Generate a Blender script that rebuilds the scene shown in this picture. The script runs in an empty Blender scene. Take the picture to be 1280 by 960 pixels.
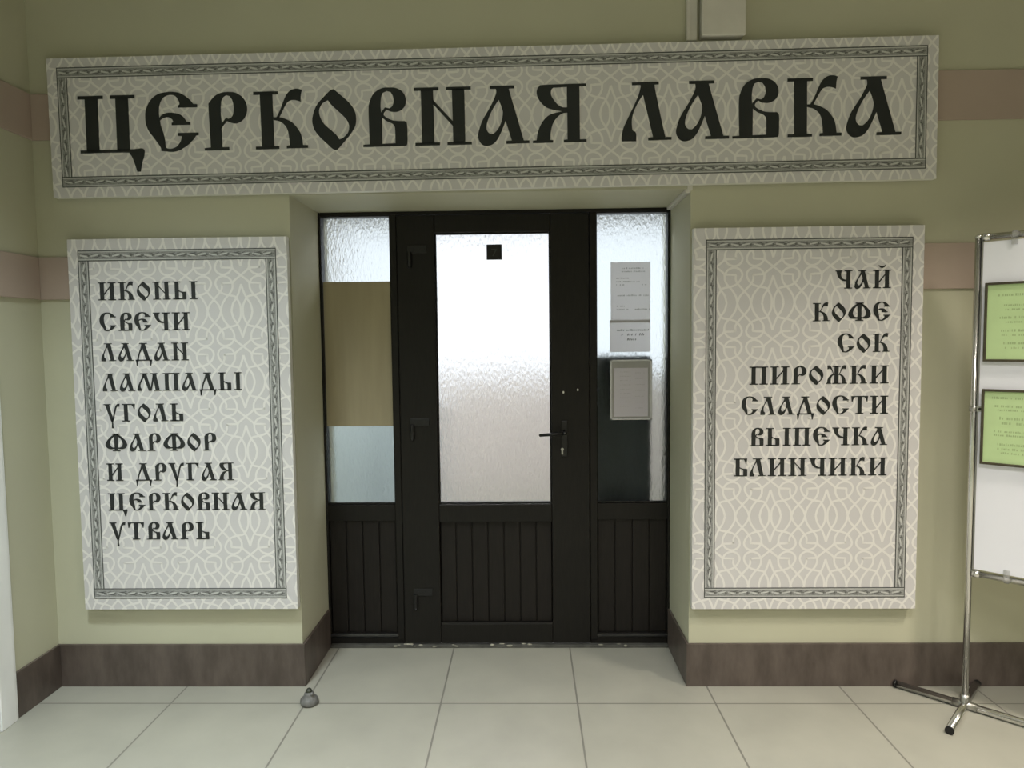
import bpy, bmesh, math, random
from mathutils import Vector, Matrix
from mathutils.geometry import tessellate_polygon

random.seed(7)
S = bpy.context.scene
C = S.collection
PI = math.pi

# ------------------------------------------------------------------ camera
F_PX, PITCH, YAW, ROLL, CAM_D, CAM_H = 856.765, 0.06178, 0.02195, -0.01119, 3.07138, 1.5836
cy_, sy_, cp_, sp_ = math.cos(YAW), math.sin(YAW), math.cos(PITCH), math.sin(PITCH)
fw = Vector((-sy_*cp_, cy_*cp_, -sp_)); rt = Vector((cy_, sy_, 0)); up = rt.cross(fw)
cr_, sr_ = math.cos(ROLL), math.sin(ROLL)
rt, up = cr_*rt + sr_*up, cr_*up - sr_*rt
cam = bpy.data.cameras.new('camera')
cam.sensor_fit = 'HORIZONTAL'; cam.sensor_width = 36.0
cam.lens = F_PX / 1280.0 * 36.0
cam.clip_start = 0.05; cam.clip_end = 60
co = bpy.data.objects.new('camera', cam); C.objects.link(co)
M = Matrix((rt, up, -fw)).transposed().to_4x4()
M.translation = Vector((0, -CAM_D, CAM_H))
co.matrix_world = M
S.camera = co

# ------------------------------------------------------------------ world, lights, exposure
w = bpy.data.worlds.new('world'); S.world = w; w.use_nodes = True
bg = w.node_tree.nodes['Background']
bg.inputs[0].default_value = (0.85, 0.88, 0.84, 1); bg.inputs[1].default_value = 0.06

S.view_settings.view_transform = 'Standard'; S.view_settings.look = 'None'
S.view_settings.exposure = 0.04; S.view_settings.gamma = 1.0
S.view_settings.use_curve_mapping = False


def area(name, loc, sx, sy, power, col, spread=180, rot=(0, 0, 0)):
    l = bpy.data.lights.new(name, 'AREA'); l.shape = 'RECTANGLE'; l.size = sx; l.size_y = sy
    l.energy = power; l.color = col; l.spread = math.radians(spread)
    o = bpy.data.objects.new(name, l); C.objects.link(o); o.location = loc; o.rotation_euler = rot
    return o


CEIL = 3.42
area('ceiling_lamp_near_left', (-1.35, -1.6, CEIL-.03), 0.35, 0.35, 40, (0.88, 0.97, 1.0), 103)
area('ceiling_lamp_near_right', (2.55, -1.6, CEIL-.03), 0.35, 0.35, 37, (1.0, 0.90, 0.77), 106)
area('fill_light_middle', (0.95, -2.3, CEIL-.03), 0.6, 0.6, 42, (1.0, 0.93, 0.90), 120)  # added fill, brightens the recess sides and the right list sign
area('ceiling_lamp_far_left', (-1.15, -5.2, CEIL-.03), 0.6, 0.6, 76, (0.92, 0.98, 1.0), 140)
area('ceiling_lamp_far_right', (2.4, -5.2, CEIL-.03), 0.6, 0.6, 74, (1.0, 0.94, 0.86), 140)
area('fill_light_side_right', (5.2, -2.8, CEIL-.03), 0.6, 0.6, 55, (1.0, 0.91, 0.75), 145)  # added fill from out of view, lateral light for the left-side faces
area('shop_fill_light', (0.0, 2.2, 3.1), 1.2, 0.5, 45, (1.0, 0.96, 0.95), 180)  # added unseen fill that lights the inner shop walls
area('shop_fill_near_door', (-1.3, 0.95, 3.2), 0.5, 0.3, 70, (0.95, 0.99, 1.0), 150)  # added unseen fill for the front of the pale blue cabinet


# ------------------------------------------------------------------ materials
def mat(name, col, rough=.6, metal=0., spec=.5, var=0., vscale=8., bump=0., bscale=60., stretch=(1, 1, 1), col2=None, detail=4):
    m = bpy.data.materials.new(name); m.use_nodes = True
    nt = m.node_tree; b = nt.nodes['Principled BSDF']
    b.inputs['Base Color'].default_value = (*col, 1); b.inputs['Roughness'].default_value = rough
    b.inputs['Metallic'].default_value = metal; b.inputs['Specular IOR Level'].default_value = spec
    if var or bump or col2:
        tc = nt.nodes.new('ShaderNodeTexCoord'); mp = nt.nodes.new('ShaderNodeMapping')
        mp.inputs['Scale'].default_value = stretch
        nt.links.new(tc.outputs['Object'], mp.inputs[0])
    if var or col2:
        n = nt.nodes.new('ShaderNodeTexNoise'); n.inputs['Scale'].default_value = vscale; n.inputs['Detail'].default_value = detail
        nt.links.new(mp.outputs[0], n.inputs['Vector'])
        r = nt.nodes.new('ShaderNodeValToRGB')
        a = tuple(max(0, c*(1-var)) for c in col); z = col2 or tuple(min(1, c*(1+var)) for c in col)
        r.color_ramp.elements[0].position = .32; r.color_ramp.elements[1].position = .68
        r.color_ramp.elements[0].color = (*a, 1); r.color_ramp.elements[1].color = (*z, 1)
        nt.links.new(n.outputs['Fac'], r.inputs[0]); nt.links.new(r.outputs[0], b.inputs['Base Color'])
    if bump:
        n2 = nt.nodes.new('ShaderNodeTexNoise'); n2.inputs['Scale'].default_value = bscale; n2.inputs['Detail'].default_value = 3
        nt.links.new(mp.outputs[0], n2.inputs['Vector'])
        bp = nt.nodes.new('ShaderNodeBump'); bp.inputs['Strength'].default_value = bump; bp.inputs['Distance'].default_value = .002
        nt.links.new(n2.outputs['Fac'], bp.inputs['Height']); nt.links.new(bp.outputs[0], b.inputs['Normal'])
    return m


def tile_mat():
    m = mat('floor_tiles', (.40, .40, .35), .32, spec=.4)
    nt = m.node_tree; b = nt.nodes['Principled BSDF']
    tc = nt.nodes.new('ShaderNodeTexCoord'); mp = nt.nodes.new('ShaderNodeMapping')
    mp.inputs['Location'].default_value = (.394 + 6 - .0016, .161 + 6 - .0016, 0)
    nt.links.new(tc.outputs['Object'], mp.inputs[0])
    br = nt.nodes.new('ShaderNodeTexBrick'); br.offset = 0; br.squash = 1
    br.inputs['Scale'].default_value = 1; br.inputs['Brick Width'].default_value = .6; br.inputs['Row Height'].default_value = .6
    br.inputs['Mortar Size'].default_value = .0044; br.inputs['Mortar Smooth'].default_value = .3
    nt.links.new(mp.outputs[0], br.inputs['Vector'])
    n = nt.nodes.new('ShaderNodeTexNoise'); n.inputs['Scale'].default_value = 3.5; n.inputs['Detail'].default_value = 6
    nt.links.new(tc.outputs['Object'], n.inputs['Vector'])
    r = nt.nodes.new('ShaderNodeValToRGB')
    r.color_ramp.elements[0].position = .3; r.color_ramp.elements[1].position = .72
    r.color_ramp.elements[0].color = (.325, .32, .27, 1); r.color_ramp.elements[1].color = (.375, .368, .31, 1)
    nt.links.new(n.outputs['Fac'], r.inputs[0])
    nt.links.new(r.outputs[0], br.inputs['Color1']); nt.links.new(r.outputs[0], br.inputs['Color2'])
    br.inputs['Mortar'].default_value = (.18, .175, .15, 1)
    nt.links.new(br.outputs['Color'], b.inputs['Base Color'])
    return m


def stone_mat():
    m = mat('brown_stone', (.1, .08, .07), .42)
    nt = m.node_tree; b = nt.nodes['Principled BSDF']
    tc = nt.nodes.new('ShaderNodeTexCoord'); mp = nt.nodes.new('ShaderNodeMapping')
    mp.inputs['Scale'].default_value = (2.2, 2.2, .7)
    nt.links.new(tc.outputs['Object'], mp.inputs[0])
    n = nt.nodes.new('ShaderNodeTexNoise'); n.inputs['Scale'].default_value = 6; n.inputs['Detail'].default_value = 8; n.inputs['Roughness'].default_value = .62
    nt.links.new(mp.outputs[0], n.inputs['Vector'])
    r = nt.nodes.new('ShaderNodeValToRGB')
    r.color_ramp.elements[0].position = .36; r.color_ramp.elements[1].position = .74
    r.color_ramp.elements[0].color = (.072, .056, .047, 1); r.color_ramp.elements[1].color = (.135, .108, .092, 1)
    nt.links.new(n.outputs['Fac'], r.inputs[0]); nt.links.new(r.outputs[0], b.inputs['Base Color'])
    return m


def frosted_mat(name, tint, rough=.34, bs=.5):
    m = bpy.data.materials.new(name); m.use_nodes = True
    nt = m.node_tree; nt.nodes.remove(nt.nodes['Principled BSDF']); out = nt.nodes['Material Output']
    g = nt.nodes.new('ShaderNodeBsdfGlass'); g.inputs['Roughness'].default_value = rough; g.inputs['IOR'].default_value = 1.18
    g.inputs['Color'].default_value = (*tint, 1)
    tc = nt.nodes.new('ShaderNodeTexCoord'); mp = nt.nodes.new('ShaderNodeMapping'); mp.inputs['Scale'].default_value = (1, 1, .38)
    n = nt.nodes.new('ShaderNodeTexNoise'); n.inputs['Scale'].default_value = 100; n.inputs['Detail'].default_value = 2
    nt.links.new(tc.outputs['Object'], mp.inputs[0]); nt.links.new(mp.outputs[0], n.inputs['Vector'])
    bp = nt.nodes.new('ShaderNodeBump'); bp.inputs['Strength'].default_value = bs; bp.inputs['Distance'].default_value = .009
    nt.links.new(n.outputs['Fac'], bp.inputs['Height']); nt.links.new(bp.outputs[0], g.inputs['Normal'])
    nt.links.new(g.outputs[0], out.inputs['Surface'])
    return m


def emit(name, col, s):
    m = bpy.data.materials.new(name); m.use_nodes = True
    nt = m.node_tree; nt.nodes.remove(nt.nodes['Principled BSDF'])
    e = nt.nodes.new('ShaderNodeEmission'); e.inputs[0].default_value = (*col, 1); e.inputs[1].default_value = s
    nt.links.new(e.outputs[0], nt.nodes['Material Output'].inputs['Surface'])
    return m


def paper_mat(name, col, tr=.35):
    m = mat(name, col, .8, spec=.2)
    nt = m.node_tree; b = nt.nodes['Principled BSDF']; out = nt.nodes['Material Output']
    t = nt.nodes.new('ShaderNodeBsdfTranslucent'); t.inputs[0].default_value = (*col, 1)
    mx = nt.nodes.new('ShaderNodeMixShader'); mx.inputs[0].default_value = tr
    nt.links.new(b.outputs[0], mx.inputs[1]); nt.links.new(t.outputs[0], mx.inputs[2]); nt.links.new(mx.outputs[0], out.inputs['Surface'])
    return m


WALL = mat('wall_paint', (.495, .49, .365), .62, spec=.3, var=.035, vscale=1.6, bump=.12, bscale=120)
BAND = mat('band_paint', (.41, .33, .28), .6, spec=.3, var=.04, vscale=3)
CEILM = mat('ceiling_paint', (.50, .50, .45), .8, spec=.2, var=.03, vscale=2)
TILE = tile_mat(); STONE = stone_mat()
DARK = mat('dark_door_paint', (.0105, .0095, .008), .42, spec=.22, var=.18, vscale=30, stretch=(6, 6, .6))
DARK2 = mat('dark_board_paint', (.0135, .0115, .010), .45, spec=.22, var=.2, vscale=24, stretch=(6, 6, .5))
DARKG = mat('dark_gloss_bead', (.02, .02, .02), .16, spec=.8)
BLACK = mat('black_metal', (.008, .008, .008), .4, spec=.4)
GLASS = frosted_mat('frosted_glass', (.97, .98, 1.0), .40, 1.0)
GLASS2 = frosted_mat('frosted_sidelight_glass', (.87, .905, .925), .33, .7)  # same glass as the door, sidelights' dimmer light put into the tint
PVC = mat('white_plastic', (.62, .60, .54), .4, var=.03, vscale=14)
WHITE = mat('white_gloss_paint', (.84, .85, .84), .35, var=.05, vscale=5, stretch=(2, 2, .6))
BASE = mat('sign_ground', (.60, .59, .59), .55, spec=.3, var=.015, vscale=5)
LINE = mat('sign_lattice', (.765, .752, .725), .55, spec=.3)
SIDE = mat('sign_edge', (.72, .72, .66), .55)
BORD = mat('border_grey', (.29, .295, .285), .55, spec=.3, var=.16, vscale=160)
BORDD = mat('border_dark', (.065, .068, .063), .55, spec=.3)
BORDM = mat('border_mid', (.135, .138, .13), .55, spec=.3)
BORDL = mat('border_light', (.58, .59, .57), .55, spec=.3)
INK = mat('lettering_ink', (.017, .020, .020), .42, spec=.4)
CHROME = mat('chrome', (.72, .72, .70), .22, metal=1.0, var=.03, vscale=20)
STEEL = mat('dull_steel', (.45, .45, .43), .35, metal=1.0, var=.05, vscale=40)
BOARD = mat('white_board', (.86, .88, .96), .45, var=.012, vscale=4)
GREYP = mat('grey_edge_profile', (.26, .26, .24), .45, metal=.4, var=.05, vscale=20)
GREEN = mat('green_paper', (.54, .71, .37), .7, spec=.2, var=.04, vscale=9)
GREENI = mat('green_print', (.39, .52, .265), .7, spec=.2)
FRAME = mat('dark_brown_frame', (.055, .047, .025), .45, var=.15, vscale=30)
CLEAR = bpy.data.materials.new('clear_plastic'); CLEAR.use_nodes = True
_b = CLEAR.node_tree.nodes['Principled BSDF']; _b.inputs['Base Color'].default_value = (.85, .86, .85, 1)
_b.inputs['Transmission Weight'].default_value = .75; _b.inputs['Roughness'].default_value = .12; _b.inputs['IOR'].default_value = 1.4
PAPER = paper_mat('notice_paper', (.90, .89, .89), .88)
PAPER2 = paper_mat('notice_paper_bright', (.84, .82, .87), .5)
PRINT = mat('notice_print', (.46, .455, .44), .8, spec=.2)
PRINT2 = mat('notice_print_dark', (.22, .22, .22), .8, spec=.2)
HOLD = mat('holder_plastic', (.30, .30, .29), .3, spec=.5, var=.05, vscale=20)
HOLDL = mat('holder_rim', (.52, .53, .54), .3, var=.04, vscale=20)
KRAFT = mat('beige_board', (.36, .315, .205), .55, spec=.35, var=.06, vscale=4, stretch=(5, 5, .5))
RUBBER = mat('grey_rubber', (.125, .125, .118), .55, var=.25, vscale=60)
RUBBERD = mat('dark_rubber', (.03, .034, .022), .5, var=.2, vscale=60)
THRESH = mat('threshold_dark', (.075, .075, .065), .6, var=.3, vscale=18)
PUTTY = mat('plaster_putty', (.30, .29, .23), .9, var=.3, vscale=50, bump=.5, bscale=90)
INWALL = mat('inner_wall_paint', (.68, .63, .60), .7, var=.03, vscale=2)
CABD = mat('dark_cabinet_paint', (.018, .022, .020), .4, var=.15, vscale=8)
CABB = mat('pale_blue_paint', (.66, .73, .79), .5, var=.04, vscale=4)
DAY = emit('daylight', (.95, .98, 1.0), 1.25)


# ------------------------------------------------------------------ mesh helpers
class MB:
    def __init__(s): s.v = []; s.f = []; s.m = []; s.sm = []

    def add(s, vs, fs, mi=0, smooth=False):
        o = len(s.v); s.v += [tuple(v) for v in vs]
        for f in fs: s.f.append(tuple(i+o for i in f)); s.m.append(mi); s.sm.append(smooth)

    def box(s, x0, x1, y0, y1, z0, z1, mi=0):
        v = [(x, y, z) for z in (z0, z1) for y in (y0, y1) for x in (x0, x1)]
        s.add(v, [(0, 2, 3, 1), (4, 5, 7, 6), (0, 1, 5, 4), (2, 6, 7, 3), (0, 4, 6, 2), (1, 3, 7, 5)], mi)

    def prism(s, outer, y0, y1, holes=(), mi=0):
        """polygon in the x-z plane, front face at y0 (towards -y), extruded back to y1"""
        loops = [outer] + list(holes)
        flat = [p for l in loops for p in l]
        tris = tessellate_polygon([[Vector((p[0], p[1], 0)) for p in l] for l in loops])
        n = len(flat)
        fs = []
        for t in tris:
            a, b, c = (flat[i] for i in t)
            ar = (b[0]-a[0])*(c[1]-a[1]) - (b[1]-a[1])*(c[0]-a[0])
            if abs(ar) < 1e-12: continue
            t = tuple(t) if ar > 0 else tuple(reversed(t))
            fs.append(t)                                   # front looks to -y
            fs.append(tuple(i+n for i in reversed(t)))
        k = 0
        for l in loops:
            ar = sum(l[i][0]*l[(i+1) % len(l)][1]-l[(i+1) % len(l)][0]*l[i][1] for i in range(len(l)))
            ccw = ar > 0
            if l is not outer: ccw = not ccw
            for i in range(len(l)):
                a, b = k+i, k+(i+1) % len(l)
                fs.append((a, a+n, b+n, b) if ccw == (l is outer) or True and ccw else (b, b+n, a+n, a))
            k += len(l)
        s.add([(p[0], y0, p[1]) for p in flat]+[(p[0], y1, p[1]) for p in flat], fs, mi)

    def flat(s, poly, y, mi=0):
        tris = tessellate_polygon([[Vector((p[0], p[1], 0)) for p in poly]])
        fs = []
        for t in tris:
            a, b, c = (poly[i] for i in t)
            ar = (b[0]-a[0])*(c[1]-a[1]) - (b[1]-a[1])*(c[0]-a[0])
            fs.append(tuple(t) if ar > 0 else tuple(reversed(t)))
        s.add([(p[0], y, p[1]) for p in poly], fs, mi)

    def tube(s, p, q, r, n=16, mi=0, r2=None, caps=True):
        p, q = Vector(p), Vector(q); d = (q-p).normalized()
        a = d.orthogonal().normalized(); b = d.cross(a); r2 = r if r2 is None else r2
        vs = []
        for c, rr in ((p, r), (q, r2)):
            for i in range(n):
                t = 2*PI*i/n; vs.append(c+rr*(math.cos(t)*a+math.sin(t)*b))
        s.add(vs, [(i, (i+1) % n, n+(i+1) % n, n+i) for i in range(n)], mi, True)
        if caps:
            o = len(s.v)-2*n
            s.f += [tuple(o+i for i in reversed(range(n))), tuple(o+n+i for i in range(n))]; s.m += [mi, mi]; s.sm += [False, False]

    def lathe(s, prof, n=28, mi=0, mis=None, c=(0, 0, 0), wob=0.):
        vs = []
        for k, (r, z) in enumerate(prof):
            for i in range(n):
                t = 2*PI*i/n; rr = r*(1+wob*math.sin(3*t+k*.7)*math.cos(2*t-k))
                vs.append((c[0]+rr*math.cos(t), c[1]+rr*math.sin(t), c[2]+z))
        o = len(s.v); s.v += vs
        for k in range(len(prof)-1):
            for i in range(n):
                s.f.append((o+k*n+i, o+k*n+(i+1) % n, o+(k+1)*n+(i+1) % n, o+(k+1)*n+i)); s.m.append(mis[k] if mis else mi); s.sm.append(True)
        s.f.append(tuple(o+i for i in reversed(range(n)))); s.m.append(mi); s.sm.append(False)
        s.f.append(tuple(o+(len(prof)-1)*n+i for i in range(n))); s.m.append(mis[-1] if mis else mi); s.sm.append(False)

    def ball(s, c, r, mi=0, n=14, sc=(1, 1, 1)):
        vs = []; k = n//2
        for j in range(1, k):
            ph = PI*j/k
            for i in range(n):
                t = 2*PI*i/n
                vs.append((c[0]+r*sc[0]*math.sin(ph)*math.cos(t), c[1]+r*sc[1]*math.sin(ph)*math.sin(t), c[2]+r*sc[2]*math.cos(ph)))
        vs += [(c[0], c[1], c[2]+r*sc[2]), (c[0], c[1], c[2]-r*sc[2])]
        fs = []
        for j in range(k-2):
            for i in range(n): fs.append((j*n+i, (j+1)*n+i, (j+1)*n+(i+1) % n, j*n+(i+1) % n))
        T = (k-1)*n
        for i in range(n): fs.append((T, i, (i+1) % n)); fs.append((T+1, (k-2)*n+(i+1) % n, (k-2)*n+i))
        s.add(vs, fs, mi, True)

    def build(s, name, mats, parent=None, bevel=0, loc=None, label=None, cat=None, group=None, kind=None):
        me = bpy.data.meshes.new(name); me.from_pydata(s.v, [], s.f)
        for m in (mats if isinstance(mats, (list, tuple)) else [mats]): me.materials.append(m)
        for p, mi, sm in zip(me.polygons, s.m, s.sm): p.material_index = mi; p.use_smooth = sm
        me.update()
        o = bpy.data.objects.new(name, me); C.objects.link(o)
        if parent: o.parent = parent
        if loc: o.location = loc
        if bevel:
            b = o.modifiers.new('bevel', 'BEVEL'); b.width = bevel; b.segments = 2; b.limit_method = 'ANGLE'; b.angle_limit = math.radians(40)
        tag(o, label, cat, group, kind)
        return o


def tag(o, label=None, cat=None, group=None, kind=None):
    if label: o['label'] = label
    if cat: o['category'] = cat
    if group: o['group'] = group
    if kind: o['kind'] = kind
    return o


def empty(name, loc, rot=(0, 0, 0), **k):
    o = bpy.data.objects.new(name, None); C.objects.link(o); o.location = loc; o.rotation_euler = rot
    o.empty_display_size = .1
    return tag(o, **k)


def boxes(name, m, bl, parent=None, bevel=0, **k):
    b = MB()
    for q in bl: b.box(*q)
    return b.build(name, m, parent, bevel, **k)


def spline(pts, n=8, closed=False):
    out = []
    N = len(pts)
    P = lambda i: pts[i % N] if closed else pts[max(0, min(N-1, i))]
    for i in range(N if closed else N-1):
        p0, p1, p2, p3 = P(i-1), P(i), P(i+1), P(i+2)
        for j in range(n):
            t = j/n
            out.append(tuple(.5*(2*p1[k]+(p2[k]-p0[k])*t+(2*p0[k]-5*p1[k]+4*p2[k]-p3[k])*t*t+(3*p1[k]-p0[k]-3*p2[k]+p3[k])*t**3) for k in (0, 1)))
    if not closed: out.append(tuple(pts[-1]))
    return out


def smooth_contour(pts, n=4, ang=38):
    """spline the soft corners of a closed outline, keep the hard ones"""
    N = len(pts); hard = []
    for i in range(N):
        a, b, c = pts[i-1], pts[i], pts[(i+1) % N]
        u = (b[0]-a[0], b[1]-a[1]); v = (c[0]-b[0], c[1]-b[1])
        t = abs(math.degrees(math.atan2(u[0]*v[1]-u[1]*v[0], u[0]*v[0]+u[1]*v[1])))
        hard.append(t > ang)
    if not any(hard): return spline(pts, n, True)
    st = hard.index(True); idx = [(st+k) % N for k in range(N+1)]
    out = []; run = [pts[idx[0]]]
    for i in idx[1:]:
        run.append(pts[i])
        if hard[i]:
            out += (spline(run, n)[:-1] if len(run) > 2 else run[:-1]); run = [pts[i]]
    return out


# ------------------------------------------------------------------ the letters (Old Slavonic style capitals)
def tr(cs, left, top, base, shear=0., smooth=True):
    k = 1./(base-top); out = []
    for poly in cs:
        outer, holes = (poly[0], poly[1:]) if isinstance(poly[0][0], (list, tuple)) else (poly, [])
        f = lambda q: ((q[0]-left-shear*(q[1]-top))*k, (base-q[1])*k)
        out.append(([f(q) for q in outer], [[f(q) for q in h] for h in holes]))
    return out


def R(x0, y0, x1, y1): return [(x0, y0), (x1, y0), (x1, y1), (x0, y1)]


def stem(x, w=.215, sw=.43, t=.055):
    o = (sw-w)/2
    return [(R(x, 1-t, x+sw, 1), []), (R(x+o, t*.5, x+o+w, 1-t*.5), []), (R(x, 0, x+sw, t), [])]


def mv(cs, dx, sx=1.): return [([(p[0]*sx+dx, p[1]) for p in o], [[(p[0]*sx+dx, p[1]) for p in h] for h in hs]) for o, hs in cs]


GL = {}
GL['Ц'] = tr([R(70, 155, 312, 188), [(138, 180), (262, 180), (285, 705), (163, 705)], R(380, 155, 616, 188),
             [(432, 180), (553, 180), (577, 705), (456, 705)],
             [(102, 695), (570, 695), (680, 688), (705, 693), (717, 712), (715, 755), (692, 850), (683, 920), (650, 920), (628, 850), (600, 775), (575, 742), (530, 725), (102, 725)]], 76, 155, 725, .055)
_c1 = [(1255, 263), (1255, 292), (1065, 292), (1068, 268), (1080, 262), (1078, 240), (1060, 200), (1030, 172), (985, 165), (935, 180), (900, 215), (880, 270), (873, 330)]
_arm = [(877, 390), (900, 365), (940, 345), (990, 340), (1060, 352), (1110, 380), (1145, 432), (1182, 438), (1182, 464), (998, 464), (998, 440), (1015, 435), (1005, 410), (980, 390), (950, 384), (910, 395), (882, 415)]
_c2 = [(890, 470), (915, 550), (928, 620), (932, 680), (950, 693), (990, 698), (1040, 680), (1075, 640), (1092, 600), (1095, 575), (1058, 572), (1058, 543), (1262, 543), (1262, 568), (1235, 574), (1210, 610), (1160, 660), (1090, 705), (1040, 725), (990, 730), (940, 724), (888, 718), (886, 690), (860, 645), (810, 575), (765, 510), (742, 440), (738, 370), (745, 310), (775, 240), (820, 185), (880, 150), (950, 137), (1010, 135), (1080, 148), (1140, 180), (1190, 225), (1215, 258)]
GL['Є'] = tr([_c1+_arm+_c2], 738, 155, 725, .02)
GL['С'] = tr([_c1+[(877, 400)]+_c2], 738, 155, 725, .02)
GL['Р'] = tr([[[(82, 730), (150, 724), (145, 560), (137, 280), (150, 240), (190, 190), (240, 155), (300, 137), (370, 135), (430, 145), (490, 180), (530, 230), (550, 290), (548, 350), (525, 410), (485, 450), (430, 473), (380, 465), (330, 445), (275, 515), (272, 560), (275, 724), (348, 724), (348, 757), (82, 757)],
              [(267, 330), (270, 270), (277, 228), (298, 188), (330, 168), (365, 178), (390, 215), (405, 270), (408, 330), (395, 385), (372, 415), (345, 420), (325, 405), (276, 468), (268, 400)]]], 82, 140, 757, .012)
_karms = [(830, 412), (862, 412), (900, 340), (950, 215), (990, 152), (1040, 122), (1090, 119), (1132, 132), (1120, 180), (1117, 256), (1090, 245), (1050, 235), (1010, 240), (975, 262), (940, 320), (893, 412), (960, 435), (1030, 475), (1085, 540), (1120, 610), (1137, 712), (1188, 714), (1188, 744), (965, 744), (965, 716), (998, 712), (990, 620), (975, 545), (940, 490), (890, 455), (830, 440)]
GL['К'] = tr([R(622, 140, 880, 172), [(690, 165), (822, 165), (835, 725), (706, 725)], R(640, 718, 888, 748), _karms], 622, 140, 748, .02)
GL['О'] = tr([[[(310, 148), (330, 145), (345, 160), (400, 210), (470, 275), (525, 345), (553, 420), (555, 500), (535, 570), (480, 650), (420, 720), (350, 800), (325, 803), (290, 785), (240, 735), (170, 665), (115, 590), (92, 520), (90, 460), (110, 380), (150, 300), (215, 230), (280, 165)],
              [(262, 262), (300, 315), (360, 375), (420, 435), (465, 495), (480, 550), (470, 610), (440, 650), (400, 680), (372, 690), (345, 645), (290, 590), (230, 535), (190, 480), (168, 420), (165, 370), (185, 320), (215, 285)]]], 90, 152, 778, 0)
GL['В'] = tr([[[(625, 745), (695, 742), (692, 560), (692, 360), (705, 290), (740, 215), (790, 170), (850, 145), (910, 142), (980, 147), (1040, 175), (1080, 225), (1092, 285), (1080, 340), (1045, 380), (1000, 400), (960, 402), (920, 395), (885, 375), (855, 410), (853, 435), (880, 460), (940, 490), (1000, 500), (1075, 502), (1095, 520), (1100, 570), (1098, 730), (1088, 758), (1060, 766), (800, 769), (625, 770)],
              [(820, 330), (830, 240), (850, 195), (890, 178), (930, 190), (955, 235), (962, 290), (945, 340), (915, 364), (868, 352), (825, 405)],
              [(832, 457), (880, 497), (935, 522), (965, 552), (970, 600), (970, 737), (830, 740)]]], 625, 152, 769, 0)
GL['Н'] = tr([R(70, 148, 330, 180), R(410, 148, 668, 180), R(80, 727, 340, 757), R(418, 727, 676, 757),
             [(143, 170), (272, 170), (282, 735), (153, 735)], [(470, 170), (600, 170), (607, 735), (480, 735)],
             [(265, 270), (290, 300), (482, 512), (482, 562), (290, 345), (265, 320)]], 70, 148, 757, .012)
GL['А'] = tr([[[(880, 112), (1145, 112), (1145, 143), (1085, 145), (1130, 310), (1240, 707), (1300, 707), (1300, 738), (1050, 738), (1050, 708), (1110, 705), (1045, 490), (1005, 590), (960, 680), (910, 735), (850, 757), (800, 750), (760, 710), (743, 650), (760, 570), (800, 470), (880, 340), (945, 205), (945, 145), (880, 143)],
              [(975, 262), (1010, 360), (1018, 410), (1000, 500), (960, 580), (910, 630), (875, 628), (845, 595), (838, 540), (865, 450), (915, 350)]]], 743, 112, 738, 0)
GL['Я'] = tr([[[(385, 128), (885, 122), (890, 152), (810, 155), (810, 788), (890, 788), (890, 820), (617, 820), (617, 790), (662, 787), (662, 465), (600, 475), (540, 520), (490, 590), (465, 680), (455, 788), (490, 790), (490, 820), (245, 822), (245, 792), (290, 788), (300, 720), (325, 640), (370, 560), (430, 500), (500, 470), (600, 450), (570, 440), (500, 428), (420, 400), (360, 350), (315, 285), (298, 220), (310, 165), (340, 138)],
              [(500, 163), (660, 158), (660, 402), (610, 400), (560, 375), (510, 320), (475, 260), (470, 215), (480, 180)]]], 245, 124, 821, 0)
_Lc = [(172, 132), (458, 130), (458, 158), (412, 160), (430, 270), (520, 690), (532, 712), (592, 714), (592, 742), (342, 745), (342, 716), (395, 712), (290, 265), (240, 340), (190, 440), (170, 530), (172, 610), (180, 640), (205, 650), (216, 680), (215, 750), (65, 750), (60, 705), (75, 620), (110, 540), (150, 460), (195, 370), (240, 270), (265, 182), (262, 160), (172, 160)]
GL['Л'] = tr([_Lc], 60, 131, 745, 0)
GL['И'] = stem(0)+stem(.55)+[([(.30, .33), (.34, .40), (.67, .80), (.67, .71), (.34, .30)], [])]
GL['Й'] = GL['И']+[([(.30, 1.27), (.36, 1.15), (.49, 1.09), (.63, 1.15), (.70, 1.28), (.62, 1.24), (.50, 1.19), (.38, 1.22)], [])]
GL['П'] = stem(0)+stem(.53)+[(R(.3, .945, .7, 1), [])]
_bowl = ([(.30, .53), (.42, .46), (.56, .425), (.70, .425), (.735, .39), (.735, .03), (.71, 0), (.2, 0), (.2, .055), (.52, .055), (.52, .30), (.50, .36), (.42, .40), (.30, .46)], [])
GL['Ь'] = stem(0)+[_bowl]
GL['Ы'] = GL['Ь']+stem(.92)
GL['Б'] = stem(0)+[_bowl, ([(.3, 1), (.73, 1), (.69, .70), (.65, .70), (.61, .84), (.54, .945), (.3, .945)], [])]
GL['Ч'] = [([(0, 1), (.38, 1), (.38, .95), (.33, .93), (.31, .75), (.36, .60), (.46, .52), (.64, .47), (.64, .41), (.46, .41), (.28, .49), (.15, .64), (.09, .82), (.07, .93), (0, .95)], [])]+stem(.50)
GL['Г'] = [([(0, 1), (.76, 1), (.72, .70), (.68, .70), (.63, .85), (.55, .945), (0, .945)], []), (R(.11, .03, .325, .97), []), (R(0, 0, .43, .055), [])]
GL['Т'] = [([(0, 1), (.92, 1), (.89, .68), (.85, .68), (.80, .83), (.72, .945), (.20, .945), (.12, .83), (.07, .68), (.03, .68)], []), (R(.355, .03, .57, .97), []), (R(.25, 0, .68, .055), [])]
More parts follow.
